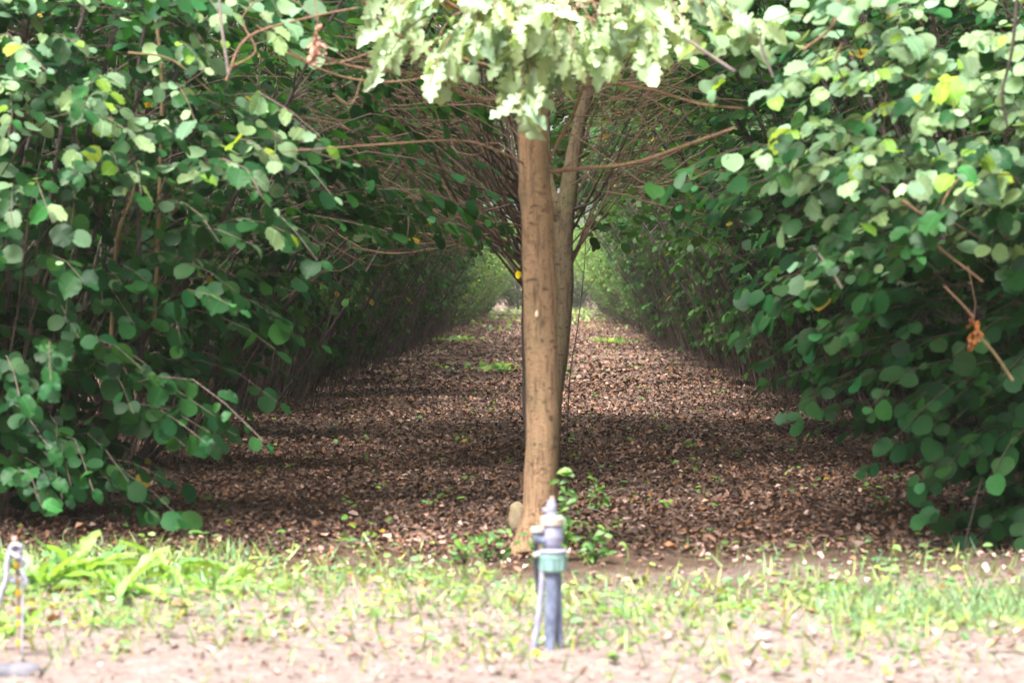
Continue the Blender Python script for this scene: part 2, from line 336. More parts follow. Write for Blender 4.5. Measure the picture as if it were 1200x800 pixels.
# ------------------------------------------------------------------ hazel bushes
def hazel_data(rng, H=5.0, Rf=None, nst=26, ntw=420, per=13, tlow=0.12, lsize=0.1, base_r=0.4, r_in=0.45, lowbare=0.35, extra=None):
    az = rng.uniform(0, 2 * math.pi, nst); f = np.sqrt(rng.uniform(0.02, 1, nst)); m = 10
    t = np.linspace(0, 1, m)[None]
    Hi = H * (1 - 0.3 * f ** 2)[:, None] * rng.uniform(0.85, 1.05, (nst, 1))
    rmax = Rf(H * 0.6, az)[:, None] if Rf else np.full((nst, 1), 2.8)
    r = base_r * f[:, None] + f[:, None] * rmax * 0.85 * t ** 1.05
    a = az[:, None] + rng.normal(0, 0.12, (nst, 1)) * t
    S = np.stack([r * np.cos(a), r * np.sin(a), Hi * t ** 1.15], -1)
    S[:, 1:, :2] += np.cumsum(rng.normal(0, 0.025, (nst, m - 1, 2)), 1)
    r0 = rng.uniform(0.007, 0.026, (nst, 1)); SR = r0 * (1 - 0.75 * t)
    # leafy twigs
    i = rng.integers(0, nst, ntw); tt = rng.uniform(tlow, 1, ntw) ** 0.85
    fi = tt * (m - 1); k = np.minimum(fi.astype(int), m - 2); u = (fi - k)[:, None]
    P0 = S[i, k] * (1 - u) + S[i, k + 1] * u
    a1 = np.arctan2(P0[:, 1], P0[:, 0]) + rng.normal(0, 0.8, ntw)
    z1 = np.maximum(P0[:, 2] + rng.normal(0.15, 0.35, ntw), lowbare + rng.uniform(0, 0.3, ntw))
    R1 = Rf(z1, a1) * rng.uniform(r_in, 1.05, ntw)
    P1 = np.stack([R1 * np.cos(a1), R1 * np.sin(a1), z1], -1)
    dv = P1 - P0; L = np.linalg.norm(dv, axis=1, keepdims=True); P1 = P0 + dv * np.minimum(1, 1.5 / L)
    if extra is not None:                     # sprays that reach out beyond the crown: tips given, they grow from the nearest stem
        tips = extra; ps = S.reshape(-1, 3); st = []
        for q in tips:
            lowz = ps[:, 2] < q[2] + 0.1; dd = np.linalg.norm(ps - q, axis=1) + np.where(lowz, 0, 5) + rng.uniform(0, 0.5, len(ps))
            st.append(ps[np.argmin(dd)])
        st = np.array(st); dv = tips - st; L = np.linalg.norm(dv, axis=1, keepdims=True)
        P0 = np.concatenate([P0, tips - dv * np.minimum(1, 1.3 / L)]); P1 = np.concatenate([P1, tips])
    n = len(P0); s = np.linspace(0, 1, 6)[None, :, None]
    L = np.linalg.norm(P1 - P0, axis=1)[:, None]
    T = P0[:, None] * (1 - s) + P1[:, None] * s
    T[:, :, 2] += 0.16 * L * np.sin(s[..., 0] * math.pi) + 0
    T[:, 1:] += np.cumsum(rng.normal(0, 0.012, (n, 5, 3)), 1)
    TR = np.repeat(rng.uniform(0.0025, 0.006, (n, 1)), 6, 1) * (1 - 0.6 * s[0, :, 0])
    # leaves
    ti = np.repeat(np.arange(n), per); sl = np.tile(np.linspace(0.25, 1.0, per), n) + rng.normal(0, 0.02, n * per); sl = np.clip(sl, 0.05, 1)
    fi = sl * 5; k = np.minimum(fi.astype(int), 4); u = (fi - k)[:, None]
    Lp = T[ti, k] * (1 - u) + T[ti, k + 1] * u
    td = unit(T[ti, k + 1] - T[ti, k])
    side = np.cross(td, [0, 0, 1]); side = unit(side) * np.where(np.tile(np.arange(per) % 2, n)[:, None] == 0, 1, -1)
    out = Lp.copy(); out[:, 2] = 0; out = unit(out)
    ax = unit(0.7 * td + side * rng.uniform(0.3, 1.0, (len(td), 1)) + np.array([0, 0, -0.45]) + rng.normal(0, 0.25, td.shape))
    hh = np.clip(Lp[:, 2:3] / 2.2, 0, 1); nr = np.array([0, 0, 1.0]) * (0.35 + 0.75 * hh) + out * (1.0 - 0.45 * hh) + rng.normal(0, 0.38, td.shape)
    keep = rng.random(len(Lp)) < 0.88
    keep &= Lp[:, 2] > 0.05
    Lp = Lp + ax * 0.02
    Rm = rot_frames(ax, nr); size = lsize * (0.32 + 0.83 * rng.beta(1.3, 1.6, len(Lp)))
    return S, SR, T, TR, Lp[keep], Rm[keep], size[keep]

def open_front(f):
    # end bushes: the side towards the open strip is low and spreading, set back higher up
    return lambda z, a: f(z, a) * (1 - 0.62 * np.clip((z - 1.6) / 1.4, 0, 1) * np.clip(-np.sin(a) + 0.25, 0, 1))
def foot_shoots(rng, n, r=0.75, h=(0.7, 2.3), lean=0.55):
    a = rng.uniform(0, 6.283, n); q = r * np.sqrt(rng.random(n)); b = np.stack([q * np.cos(a), q * np.sin(a), np.full(n, -.02)], -1)
    a2 = a + rng.normal(0, .6, n); H_ = rng.uniform(*h, n); ln = H_ * rng.uniform(.1, lean, n)
    tip = b + np.stack([ln * np.cos(a2), ln * np.sin(a2), H_], -1); s = np.linspace(0, 1, 7)[None, :, None]
    T = b[:, None] * (1 - s) + tip[:, None] * s; T[:, 1:] += np.cumsum(rng.normal(0, .018, (n, 6, 3)), 1)
    return T, np.repeat(rng.uniform(.0025, .007, (n, 1)), 7, 1) * (1 - .5 * s[0, :, 0])
def profile(inner, zs=(0, 0.5, 1.2, 2, 3, 4, 5), rs=(0.8, 1.05, 1.5, 2.1, 2.85, 3.2, 2.3)):
    zs = np.array(zs); rs = np.array(rs)
    def f(z, a): return np.interp(z, zs, rs) * (1 + 0.12 * np.sin(3 * np.asarray(a) + inner) + 0.08 * np.sin(7 * np.asarray(a) + 2 * inner))
    return f

def near_bush(x, y, label, seed, Rf, sprays=None, lsize=0.104, nst=34, ntw=480, per=18, lowbare=0.15, H=5.2, group='hazel bushes in the two orchard rows', base=HBASE, young=0.9):  # young: share of upper front leaves coloured paler as though sunlit
    rng = np.random.default_rng(seed); root = thing('hazel_bush', (x, y, float(gz(x, y)) - 0.02), label, 'bush', group)
    org = np.array([x, y, 0]); ex = None if sprays is None else sprays - org
    S, SR, T, TR, Lp, Rm, sz = hazel_data(rng, H, Rf, nst, ntw, per, 0.06, lsize, lowbare=lowbare, extra=ex)
    for i in range(len(S)):
        V, Q = tubes(S[i], SR[i], 6); link('stem', mesh('stem', V, [Q], M_STEM, smooth=True), root)
    g = Geo(); V, Q = tubes(T, TR, 3); g.add(V, [Q]); V, Q = tubes(*foot_shoots(rng, 90), 3); g.add(V, [Q]); link('twigs', g.mesh('twigs', M_TWIG), root, 'stuff')
    big = largest_in_view(Lp + org)
    # sunlight put into the colour: upper front leaves of the end bushes are paler
    toplit = (rng.random(len(Lp)) < young * np.clip((Lp[:, 2] - 1.15) / 0.9, 0, 1) * np.clip((12.1 - Lp[:, 1] - y) / 0.9, 0, 1))
    for msk, pl in ((big & ~toplit, POOL_H), (big & toplit, POOL_LIT)): single_leaves(root, pl, Lp[msk], Rm[msk], sz[msk], rng)
    V, F_, c = leaves_geo(HAZEL, Lp[~big], Rm[~big], sz[~big], np.where(toplit[~big][:, None], green(rng, (~big).sum(), LIT_BASE, 0.005), green(rng, (~big).sum(), base, 0.004)))
    link('foliage', mesh('foliage', V, [F_], M_LEAF, c, True), root, 'stuff')
    return root

def spray_tips(rng, n, poly, d0, d1):
    """tips spread through a wedge of the crown seen from the track"""
    poly = np.array(poly, float); lo = poly.min(0); hi = poly.max(0); out = []
    while len(out) < n:
        p = rng.uniform(lo, hi); x, y = p; ins = False
        for (x1, y1), (x2, y2) in zip(poly, np.roll(poly, -1, 0)):
            if (y1 > y) != (y2 > y) and x < (x2 - x1) * (y - y1) / (y2 - y1) + x1: ins = not ins
        if ins: out.append(W(x, y, rng.uniform(d0, d1)))
    return np.array(out)
rg = np.random.default_rng(11)
RP = open_front(profile(0.4))
left_tips = np.concatenate([
    spray_tips(rg, 55, [(-60, -40), (330, -40), (420, 60), (400, 180), (250, 260), (-60, 260)], 10.4, 12.0),
    spray_tips(rg, 40, [(-60, 200), (400, 170), (410, 270), (340, 400), (200, 470), (-60, 470)], 10.8, 12.4),
    spray_tips(rg, 34, [(-60, 440), (200, 440), (290, 490), (230, 560), (190, 620), (-60, 610)], 10.9, 12.0),
    spray_tips(rg, 14, [(250, 300), (400, 300), (390, 400), (330, 470), (250, 470)], 11.6, 13.0),
    spray_tips(rg, 14, [(400, 60), (590, 120), (600, 190), (420, 170)], 12.8, 14.2),
    spray_tips(rg, 38, [(380, 160), (600, 230), (600, 290), (420, 280)], 12.6, 14.0),
    np.array([W(295, 497, 10.6), W(250, 515, 10.8), W(205, 610, 11.2), W(300, 220, 10.2), W(60, 450, 10.3), W(40, 575, 10.4)])])
right_tips = np.concatenate([
    spray_tips(rg, 75, [(800, -40), (1260, -40), (1260, 260), (1000, 330), (840, 250), (800, 100)], 9.6, 11.6),
    spray_tips(rg, 50, [(900, 230), (1260, 200), (1260, 520), (1030, 500), (930, 400), (840, 300)], 10.6, 12.2),
    spray_tips(rg, 34, [(1050, 470), (1260, 470), (1260, 660), (1110, 665)], 10.6, 11.8),
    spray_tips(rg, 34, [(850, 320), (1050, 330), (1070, 540), (1000, 560), (900, 470), (830, 390)], 11.2, 13.0),
    spray_tips(rg, 18, [(730, 190), (840, 180), (900, 300), (850, 330)], 11.5, 13.0),
    np.array([W(1120, 655, 10.7), W(1150, 660, 10.9), W(1130, 630, 10.8), W(1090, 600, 10.8), W(1075, 575, 11), W(900, 470, 11.8), W(1000, 540, 11.4), W(760, 215, 11.5)])])
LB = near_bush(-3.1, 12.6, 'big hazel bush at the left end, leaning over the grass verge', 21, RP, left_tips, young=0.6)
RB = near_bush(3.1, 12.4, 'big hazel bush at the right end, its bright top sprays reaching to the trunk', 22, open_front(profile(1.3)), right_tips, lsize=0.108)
near_bush(-3.05, 16.0, 'second hazel bush of the left row, directly behind the big end bush', 23, profile(2.2), lsize=0.105, nst=36, ntw=620, lowbare=0.5)
near_bush(3.05, 16.2, 'second hazel bush of the right row, directly behind the big end bush', 24, profile(0.9), lsize=0.105, nst=36, ntw=620, lowbare=0.35)
near_bush(-3.15, 19.4, 'third hazel bush of the left row, bare dark stems at its foot', 25, profile(3.0), lsize=0.1, nst=40, ntw=620, lowbare=0.7)
near_bush(3.1, 19.8, 'third hazel bush of the right row, leafy almost down to the litter', 26, profile(3.7), lsize=0.1, nst=40, ntw=620, lowbare=0.4)

# further bushes: copies of a few variants
variants = []
for v in range(5):
    rng = np.random.default_rng(40 + v)
    S, SR, T, TR, Lp, Rm, sz = hazel_data(rng, 5.0, profile(v * 1.1), 46, 900, 14, 0.06, 0.098, base_r=0.5, lowbare=(0.7, 0.2, 0.6, 0.2, 0.0)[v])
    V, Q = tubes(S, SR * 0.85, 4); ms = mesh('stems', V, [Q], M_STEM)
    g = Geo(); V, Q = tubes(T, TR, 3); g.add(V, [Q]); V, Q = tubes(*foot_shoots(rng, 170, .9), 3); g.add(V, [Q]); mt = g.mesh('twigs', M_TWIG)
    V, F_, c = leaves_geo(HAZEL, Lp, Rm, sz, green(rng, len(Lp), (0.075, 0.16, 0.03) if v == 4 else (0.03, 0.09, 0.017), 0.008)); mf = mesh('foliage', V, [F_], M_LEAF, c, True)  # last variant coloured brighter to stand for light at the far end
    variants.append((ms, mt, mf))
protos = []
def far_bush(v, x, y, rz, sc, label, group):
    if v not in [p[0] for p in protos]:
        r = thing('hazel_bush', (x, y, -0.02), label, 'bush', group)
        for nm, me in zip(('stems', 'twigs', 'foliage'), variants[v]): link(nm, me, r, 'stuff')
        protos.append((v, r)); 
    else:
        src = [p[1] for p in protos if p[0] == v][0]
        r = src.copy(); C.objects.link(r); r['label'] = label; r['group'] = group
        for ch in list(src.children):
            c = ch.copy(); C.objects.link(c); c.parent = r
    r.location = (x, y, -0.02); r.rotation_euler = (0, 0, rz); r.scale = (sc[0], sc[0], sc[1])
    return r
ordn = ['first', 'second', 'third', 'fourth', 'fifth', 'sixth', 'seventh', 'eighth', 'ninth', 'tenth', 'eleventh', 'twelfth', 'thirteenth', 'fourteenth']
ng = 0
for side, sx in (('left', -1), ('right', 1)):
    y = 23.1; k = 3
    while y < 116:
        if k < 14:
            lab = f'{ordn[k]} hazel bush from the near end of the {side} row'
        else:
            lab = f'hazel bush in the far, pale green end of the {side} row'
        r = random.uniform(0.92, 1.05)
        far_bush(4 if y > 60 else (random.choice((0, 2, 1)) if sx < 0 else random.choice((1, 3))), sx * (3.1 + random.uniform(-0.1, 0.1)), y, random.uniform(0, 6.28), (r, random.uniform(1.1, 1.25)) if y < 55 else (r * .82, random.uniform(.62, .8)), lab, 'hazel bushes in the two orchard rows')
        y += 3.0 * random.uniform(0.93, 1.07); k += 1
for side, sx in (('left', -1), ('right', 1)):  # next rows, added for darkness in the tunnel; the nearest stay out of view
    for xx in (9.3,):
        y = 13 + (1.5 if xx > 10 else 0)
        while y < 105:
            far_bush(random.randrange(4), sx * xx, y, random.uniform(0, 6.28), (1.0, random.uniform(0.9, 1.1)),
                     f'hazel bush of the next row, behind the {side} hedge', f'hazel bushes of the row behind the {side} hedge')
            y += 3.6
for k, (x, y) in enumerate([(-8, 124), (-4.3, 121), (-1.3, 123), (1.6, 122), (4.6, 121), (8, 124), (0, 128)]):
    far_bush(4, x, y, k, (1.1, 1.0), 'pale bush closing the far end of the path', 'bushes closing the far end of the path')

# ------------------------------------------------------------------ young oak in the middle of the track
TD = 10.97
oak = thing('oak_tree', (W(628, 645, TD)[0], TD, 0), 'young oak with a straight tan trunk standing alone between the rows', 'tree')
OO = np.array(oak.location)
def loc(p): return np.asarray(p) - OO
ctrl = [W(627, 652, TD), W(629, 640, TD), W(632, 600, TD), W(636, 500, TD), W(634.5, 420, TD), W(632, 350, TD), W(629, 250, TD), W(624, 150, TD), W(620, 60, TD), W(618, -60, TD), W(622, -240, TD + 0.05), W(618, -480, TD + 0.1)]
P = polyline([loc(p) for p in ctrl], 110)
zz = P[:, 2]; rr = np.interp(zz, [-0.02, 0.05, 0.2, 0.5, 1.1, 1.6, 2.0, 2.6, 4.2], [0.112, 0.095, 0.079, 0.076, 0.077, 0.071, 0.063, 0.055, 0.02])
V, Q = tubes(P, rr, 28)
an = np.tile(np.arange(28) * 2 * math.pi / 28, len(P)); zr = V[:, 2]
cen = np.repeat(P, 28, 0); off = V - cen
bul = 1 + 0.045 * np.sin(2 * an + zr * 2.2) + 0.03 * np.sin(3 * an - zr * 5) + 0.02 * np.sin(zr * 19 + an)
for kz, ka, am in ((1.62, 1.2, 0.13), (1.13, 4.6, 0.08), (0.62, 4.2, 0.06), (1.95, 4.9, 0.09), (1.55, 4.4, 0.1)):
    bul += am * np.exp(-((zr - kz) / 0.035) ** 2 - (np.angle(np.exp(1j * (an - ka))) / 0.8) ** 2)
bul += np.where(zr < 0.22, (0.22 - zr) * 0.9 * np.abs(np.cos(2.5 * an + 0.6)), 0)
link('trunk', mesh('trunk', cen + off * bul[:, None], [Q], M_TRUNK, smooth=True), oak)
V, F_ = lathe([(0.001, 0), (0.007, 0.004), (0.008, 0.012), (0.005, 0.026), (0.001, 0.034)], 8)
o = link('bark_scar', mesh('bark_scar', V, F_, solid_material('pale_wood', (0.75, 0.62, 0.45), (0.6, 0.45, 0.3))), oak); o.location = loc(W(629, 372, TD - 0.083)); tag(o, 'small pale chip where the bark is broken')
def branch(parent, pts, r0, r1, mat=M_TWIG, name='branch', m=14, O=OO, sides=6):
    P = polyline([np.asarray(p) - O for p in pts], m); R = np.linspace(r0, r1, m)
    V, Q = tubes(P, R, sides); return link(name, mesh(name, V, [Q], mat, smooth=True), parent)
M_BR = bark_material('reddish_branch_bark', (0.3, 0.18, 0.11), (0.13, 0.075, 0.05), None, 0.2)
br = [([(640, 202, TD), (680, 198, TD - .1), (740, 192, TD - .3), (800, 172, TD - .4), (862, 150, TD - .6)], .011, .005),
      ([(642, 192, TD), (655, 165, TD), (672, 135, TD - .1), (690, 100, TD - .2), (760, 105, TD - .3), (815, 122, TD - .4), (870, 128, TD - .5)], .009, .004),
      ([(620, 195, TD), (585, 178, TD - .2), (540, 165, TD - .2), (440, 170, TD - .4), (330, 178, TD - .6)], .006, .003),
      ([(618, 110, TD), (560, 118, TD - .2), (500, 90, TD - .3), (420, 80, TD - .4), (360, 62, TD - .5)], .009, .004),
      ([(617, 90, TD), (560, 75, TD - .2), (490, 55, TD - .4), (440, 20, TD - .5), (400, -40, TD - .6)], .012, .005),
      ([(618, 60, TD), (570, 30, TD - .3), (500, -10, TD - .5), (430, -60, TD - .6)], .014, .006),
      ([(618, 40, TD), (680, 10, TD - .3), (740, -20, TD - .5), (850, -60, TD - .6)], .014, .006),
      ([(617, 20, TD), (600, 30, TD - .3), (610, 70, TD - .5), (620, 120, TD - .55)], .008, .003)]
for pts, a, b in br: branch(oak, [W(*p) for p in pts], a, b, M_BR)
for k in range(10):
    a = k * 0.63 + 0.2; z0 = 2.7 + 0.13 * k; L_ = 1.5 - 0.07 * k
    base_ = np.array([-0.08, TD, z0]); tip = base_ + np.array([math.cos(a) * L_, math.sin(a) * L_ - 0.2, 0.5])
    branch(oak, [base_, base_ * 0.5 + tip * 0.5 + np.array([0, 0, 0.2]), tip], .018, .004, M_BR)
# oak sprays
rng = np.random.default_rng(5)
tips = []
low = [(440, 30), (622, 14), (618, 34), (626, 52), (612, 5), (630, 90), (460, 85), (470, 55), (520, 100), (515, 70), (540, 40), (560, 50), (590, 20), (600, 60), (605, 100), (612, 135), (628, 130), (640, 100), (655, 60), (680, 85), (700, 60), (720, 75), (745, 80), (760, 50), (790, 60), (810, 30), (500, 20), (550, 0), (650, 20), (700, 10), (750, 10), (850, 20), (880, 50), (620, 80), (570, 20), (640, 60), (740, 40)]
for (px, py) in low:
    for k in range(2): tips.append(W(px + rng.normal(0, 12), py - 14 + rng.normal(0, 8), TD - rng.uniform(0.2, 0.9)))
for k in range(130):
    a = rng.uniform(0, 6.28); e = rng.uniform(-0.3, 1); q = rng.uniform(0.5, 1)
    p = np.array([-0.08 + 1.5 * q * math.cos(a) * math.sqrt(1 - max(e, 0) ** 2), TD - 0.3 + 1.5 * q * math.sin(a) * math.sqrt(1 - max(e, 0) ** 2), 3.3 + 1.4 * e * q])
    p[1] += 1.1
    if p[2] > 2.9: tips.append(p)
tips = np.array(tips); nt_ = len(tips)
st = tips + np.stack([(-0.08 - tips[:, 0]) * 0.35, (TD - tips[:, 1]) * 0.35, rng.uniform(0.12, 0.3, nt_)], -1)
s = np.linspace(0, 1, 5)[None, :, None]; T = st[:, None] * (1 - s) + tips[:, None] * s; T[..., 2] += 0.05 * np.sin(s[..., 0] * math.pi)
V, Q = tubes(T - OO, np.repeat([[0.005, 0.0045, 0.004, 0.003, 0.002]], nt_, 0), 4); link('twigs', mesh('twigs', V, [Q], M_BR), oak, 'stuff')
per = 7; ti = np.repeat(np.arange(nt_), per); u = np.tile(np.linspace(0.45, 1, per), nt_)[:, None]
Lp = st[ti] * (1 - u) + tips[ti] * u; td = unit(tips[ti] - st[ti])
ax = unit(td * 0.5 + np.array([0, -0.25, -0.55]) + rng.normal(0, 0.5, Lp.shape)); nr = np.array([0, -0.55, 0.7]) + rng.normal(0, 0.45, Lp.shape)
Rm = rot_frames(ax, nr); sz = rng.uniform(0.08, 0.165, len(Lp)); big = largest_in_view(Lp)
single_leaves(oak, POOL_O, (Lp - OO)[big], Rm[big], sz[big], rng)
V, F_, c = leaves_geo(OAK, (Lp - OO)[~big], Rm[~big], sz[~big], green(rng, (~big).sum(), OBASE, 0)); link('foliage', mesh('foliage', V, [F_], M_OAK, c, True), oak, 'stuff')

# ------------------------------------------------------------------ old multi-stemmed hazel behind it
HD = 14.6
hz = thing('hazel_tree', (0.05, HD, 0), 'old hazel behind the oak, with forked trunk and a fan of bare brown branches', 'tree')
HO = np.array(hz.location)
def trunk2(ctrl, rads, mat, name='trunk', m=60, sides=16, seed=0):
    P = polyline([np.asarray(p) - HO for p in ctrl], m); R = np.interp(np.linspace(0, 1, m), np.linspace(0, 1, len(rads)), rads)
    V, Q = tubes(P, R, sides); cen = np.repeat(P, sides, 0); an = np.tile(np.arange(sides) * 2 * math.pi / sides, m)
    b = 1 + 0.07 * np.sin(2 * an + V[:, 2] * 3 + seed) + 0.05 * np.sin(V[:, 2] * 13 + an)
    return link(name, mesh(name, cen + (V - cen) * b[:, None], [Q], mat, smooth=True), hz)
trunk2([W(640, 575, HD), W(645, 520, HD), W(651, 450, HD), W(658, 380, HD), W(660, 320, HD), W(661, 262, HD), W(668, 210, HD), W(678, 150, HD), W(690, 100, HD), W(700, 20, HD), W(710, -150, HD)],
       [0.075, 0.06, 0.056, 0.062, 0.058, 0.056, 0.048, 0.04, 0.043, 0.035, 0.02], M_TRUNK2)
trunk2([W(630, 575, HD + .1), W(624, 500, HD + .2), W(621, 420, HD + .2), W(620, 330, HD + .2), W(618, 250, HD + .3), W(610, 150, HD + .3), W(595, 30, HD + .4), W(580, -120, HD + .4)],
       [0.055, 0.05, 0.048, 0.045, 0.04, 0.036, 0.028, 0.015], M_STEM, seed=3)
trunk2([W(662, 262, HD), W(648, 235, HD), W(640, 190, HD + .1), W(640, 120, HD + .2), W(655, 20, HD + .4)], [0.05, 0.042, 0.035, 0.03, 0.02], M_TRUNK2, name='limb', m=24, sides=10)
rng = np.random.default_rng(77)
M_HB = bark_material('brown_branch_bark', (0.19, 0.12, 0.075), (0.06, 0.04, 0.027), None, 0.2)
# arching bare branches that fan out to the left, and a thinner fan to the right
for k in range(100):
    y0 = rng.uniform(215, 345); leftw = k < 86
    s0 = W(620 if leftw else 665, y0, HD + 0.2 + rng.normal(0, 0.1)); u = rng.random()
    if leftw: end = W(rng.uniform(380, 600), rng.uniform(-20, 170), HD + rng.uniform(-1.6, 3.5))
    else: end = W(rng.uniform(690, 850), rng.uniform(-20, 170), HD + rng.uniform(-1.6, 3.5))
    mid = s0 * 0.5 + end * 0.5 + np.array([rng.normal(0, 0.08), 0, rng.normal(-0.05, 0.12)])
    b = branch(hz, [s0, s0 * .7 + mid * .3 + np.array([0, 0, -0.02]), mid, end], rng.uniform(0.006, 0.013), 0.003, M_HB if k % 3 else M_STEM, 'branch', 10, HO, 5)
# thin side twigs
n = 750; P0 = []; P1 = []
for k in range(n):
    px = rng.uniform(400, 760); py = rng.uniform(60, 300 if px < 620 else 230); d = HD + rng.uniform(-1.5, 4)
    a = W(px, py, d); dirn = np.array([-1 if px < 625 else 1, rng.normal(0, .6), rng.uniform(-.2, 1.3)]) + rng.normal(0, .35, 3)
    P0.append(a); P1.append(a + unit(dirn) * rng.uniform(0.25, 0.8))
P0 = np.array(P0); P1 = np.array(P1); s = np.linspace(0, 1, 6)[None, :, None]; T = P0[:, None] * (1 - s) + P1[:, None] * s; T[..., 2] += rng.normal(0, .05, (n, 1)) * np.sin(s[..., 0] * math.pi)
T[:, 1:] += np.cumsum(rng.normal(0, .01, (n, 5, 3)), 1)
V, Q = tubes(T - HO, np.repeat(rng.uniform(.002, .0045, (n, 1)), 6, 1), 4); link('twigs', mesh('twigs', V, [Q], M_HB), hz, 'stuff')
# small leaves among the bare branches
nl = 1500; Lp = np.array([W(rng.choice([rng.uniform(400, 600), rng.uniform(665, 860)]), rng.uniform(-10, 290) , HD + rng.uniform(0.5, 5)) for k in range(nl)]); Lp = Lp[(Lp[:, 2] > 1.5)]; nl = len(Lp)
Lp = np.concatenate([Lp, [W(rng.uniform(632, 676), rng.uniform(60, 240), HD + rng.uniform(2.0, 6)) for k in range(600)]]); nl = len(Lp)
V, F_, c = leaves_geo(HAZEL, Lp - HO, rot_frames(rng.normal(0, 1, Lp.shape) * [1, 1, .4], np.array([0, -.4, .8]) + rng.normal(0, .4, Lp.shape)), rng.uniform(.04, .1, nl), green(rng, nl, (0.04, 0.11, 0.02), .01)); link('foliage', mesh('foliage', V, [F_], M_LEAF, c, True), hz, 'stuff')
# its leafy crown, over the track
nl = 6000; a = rng.uniform(0, 6.28, nl); q = np.sqrt(rng.random(nl)); Lp = np.stack([q * 2.2 * np.cos(a), q * 4.0 * np.sin(a) + 2.4, rng.uniform(2.55, 4.8, nl)], -1)
Rm = rot_frames(unit(rng.normal(0, 1, Lp.shape) * [1, 1, .4]), np.array([0, 0, 1]) + rng.normal(0, .4, Lp.shape)); sz = rng.uniform(.06, .12, nl)
V, F_, c = leaves_geo(HAZEL, Lp, Rm, sz, green(rng, nl, (0.036, 0.1, 0.02), .008)); link('foliage', mesh('foliage', V, [F_], M_LEAF, c, True), hz, 'stuff')
o = link('yellow_leaf', POOL_H[0].copy(), hz); o.data.color_attributes['col'].data.foreach_set('color', np.tile([0.75, 0.55, 0.01, 1.0], len(o.data.vertices)).astype(np.float32))
o.location = W(609, 318, HD) - HO; o.rotation_euler = (-1.3, 0.4, 0.3); o.scale = (.045,) * 3; tag(o, 'bright yellow leaf caught on the dark trunk')

# thin bare shoot right of the trunks
sh = thing('bare_shoot', tuple(W(664, 447, 30.0) * [1, 1, 0]), 'tall thin leafless shoot rising from the litter just right of the trunks', 'sapling')
SO = np.array(sh.location); SDp = 17.5
sh.location = (W(664, 529, SDp)[0], SDp, 0); SO = np.array(sh.location)
branch(sh, [W(664, 529, SDp), W(668, 440, SDp), W(676, 390, SDp), (W(682, 340, SDp)), W(686, 290, SDp), W(684, 240, SDp)], .006, .002, M_STEM, 'stem', 18, SO)
for a, b in (((682, 345), (700, 322)), ((684, 320), (672, 300)), ((685, 300), (696, 280)), ((677, 385), (667, 362))):
    branch(sh, [W(*a, SDp), W((a[0] + b[0]) / 2, (a[1] + b[1]) / 2 + 2, SDp), W(*b, SDp)], .0025, .001, M_STEM, 'twig', 6, SO, 4)

# ------------------------------------------------------------------ leaf litter and single fallen leaves
def litter(n, x0, x1, y0, y1, s0, s1, pal, rng, power=1.0, dens=None):
    y = y0 + (y1 - y0) * rng.random(n) ** power; x = rng.uniform(x0, x1, n)
    if dens is not None:
        k = rng.random(n) < dens(x, y); x = x[k]; y = y[k]
    n = len(x); p = np.stack([x, y, gz(x, y) + rng.uniform(0.004, 0.022, n)], -1)
    ax = unit(np.stack([rng.normal(0, 1, n), rng.normal(0, 1, n), rng.normal(0, 0.35, n)], -1)); nr = np.array([0, 0, 1]) + rng.normal(0, 0.3, (n, 3))
    pal = np.array(pal); c = pal[rng.integers(0, len(pal), n)] * rng.lognormal(0, 0.3, (n, 1))
    c = c * (0.85 + 0.28 * np.sin(x * 2.3 + 1.7 * np.sin(y * .9)) * np.sin(y * 1.1 + 1.2 * np.sin(x * 1.6)))[:, None]
    return p, rot_frames(ax, nr), rng.uniform(s0, s1, n), np.clip(c, 0.01, 0.8)
PAL = [tuple(np.array(q) * (0.82, 0.74, 0.75)) for q in [(0.1, 0.058, 0.035), (0.16, 0.09, 0.055), (0.07, 0.042, 0.03), (0.2, 0.12, 0.075), (0.26, 0.17, 0.12), (0.13, 0.08, 0.055), (0.33, 0.24, 0.18), (0.24, 0.12, 0.05), (0.09, 0.055, 0.04)]]
PALF = [(0.3, 0.2, 0.16), (0.34, 0.23, 0.19), (0.25, 0.17, 0.14), (0.42, 0.33, 0.28), (0.3, 0.17, 0.1)]
rng = np.random.default_rng(90)
g = Geo()
p, Rm, sz, c = litter(85000, -4.4, 4.4, 10.6, 18, 0.015, 0.048, PAL, rng, 1.0, lambda x, y: np.clip((y - 10.4) / 1.0, 0.25, 1)); g.add(*(lambda a: (a[0], [a[1]], a[2]))(leaves_geo(DRY, p, Rm, sz, c)))
g2 = Geo()
p, Rm, sz, c = litter(65000, -3.8, 3.8, 29, 100, 0.04, 0.09, PAL, rng, 1.4)
for a_ in (litter(95000, -4.4, 4.4, 18, 29.5, 0.022, 0.058, PAL, rng),): p, Rm, sz, c = [np.concatenate(q) for q in zip((p, Rm, sz, c), a_)]
SIMPLE = (np.array([[0, 0, 0], [.35, .5, .1], [0, 1, 0], [-.35, .5, .12]], float), np.array([[0, 1, 2, 3]]))
g2.add(*(lambda a: (a[0], [a[1]], a[2]))(leaves_geo(SIMPLE, p, Rm, sz, c)))
p, Rm, sz, c = litter(5000, -3.6, 3.6, 6.6, 11.2, 0.01, 0.038, PALF, rng); g.add(*(lambda a: (a[0], [a[1]], a[2]))(leaves_geo(DRY, p, Rm, sz, c)))
link('leaf_litter', g.mesh('leaf_litter', M_LITTER, col=True), GROUND, 'stuff')
link('leaf_litter', g2.mesh('leaf_litter', M_LITTER, col=True), GROUND, 'stuff')
n = 900; x = rng.uniform(-3, 3, n); y = rng.uniform(10.6, 26, n); a = rng.uniform(0, 6.283, n); L_ = rng.uniform(.05, .3, n); u_ = np.linspace(-.5, .5, 4)[None]
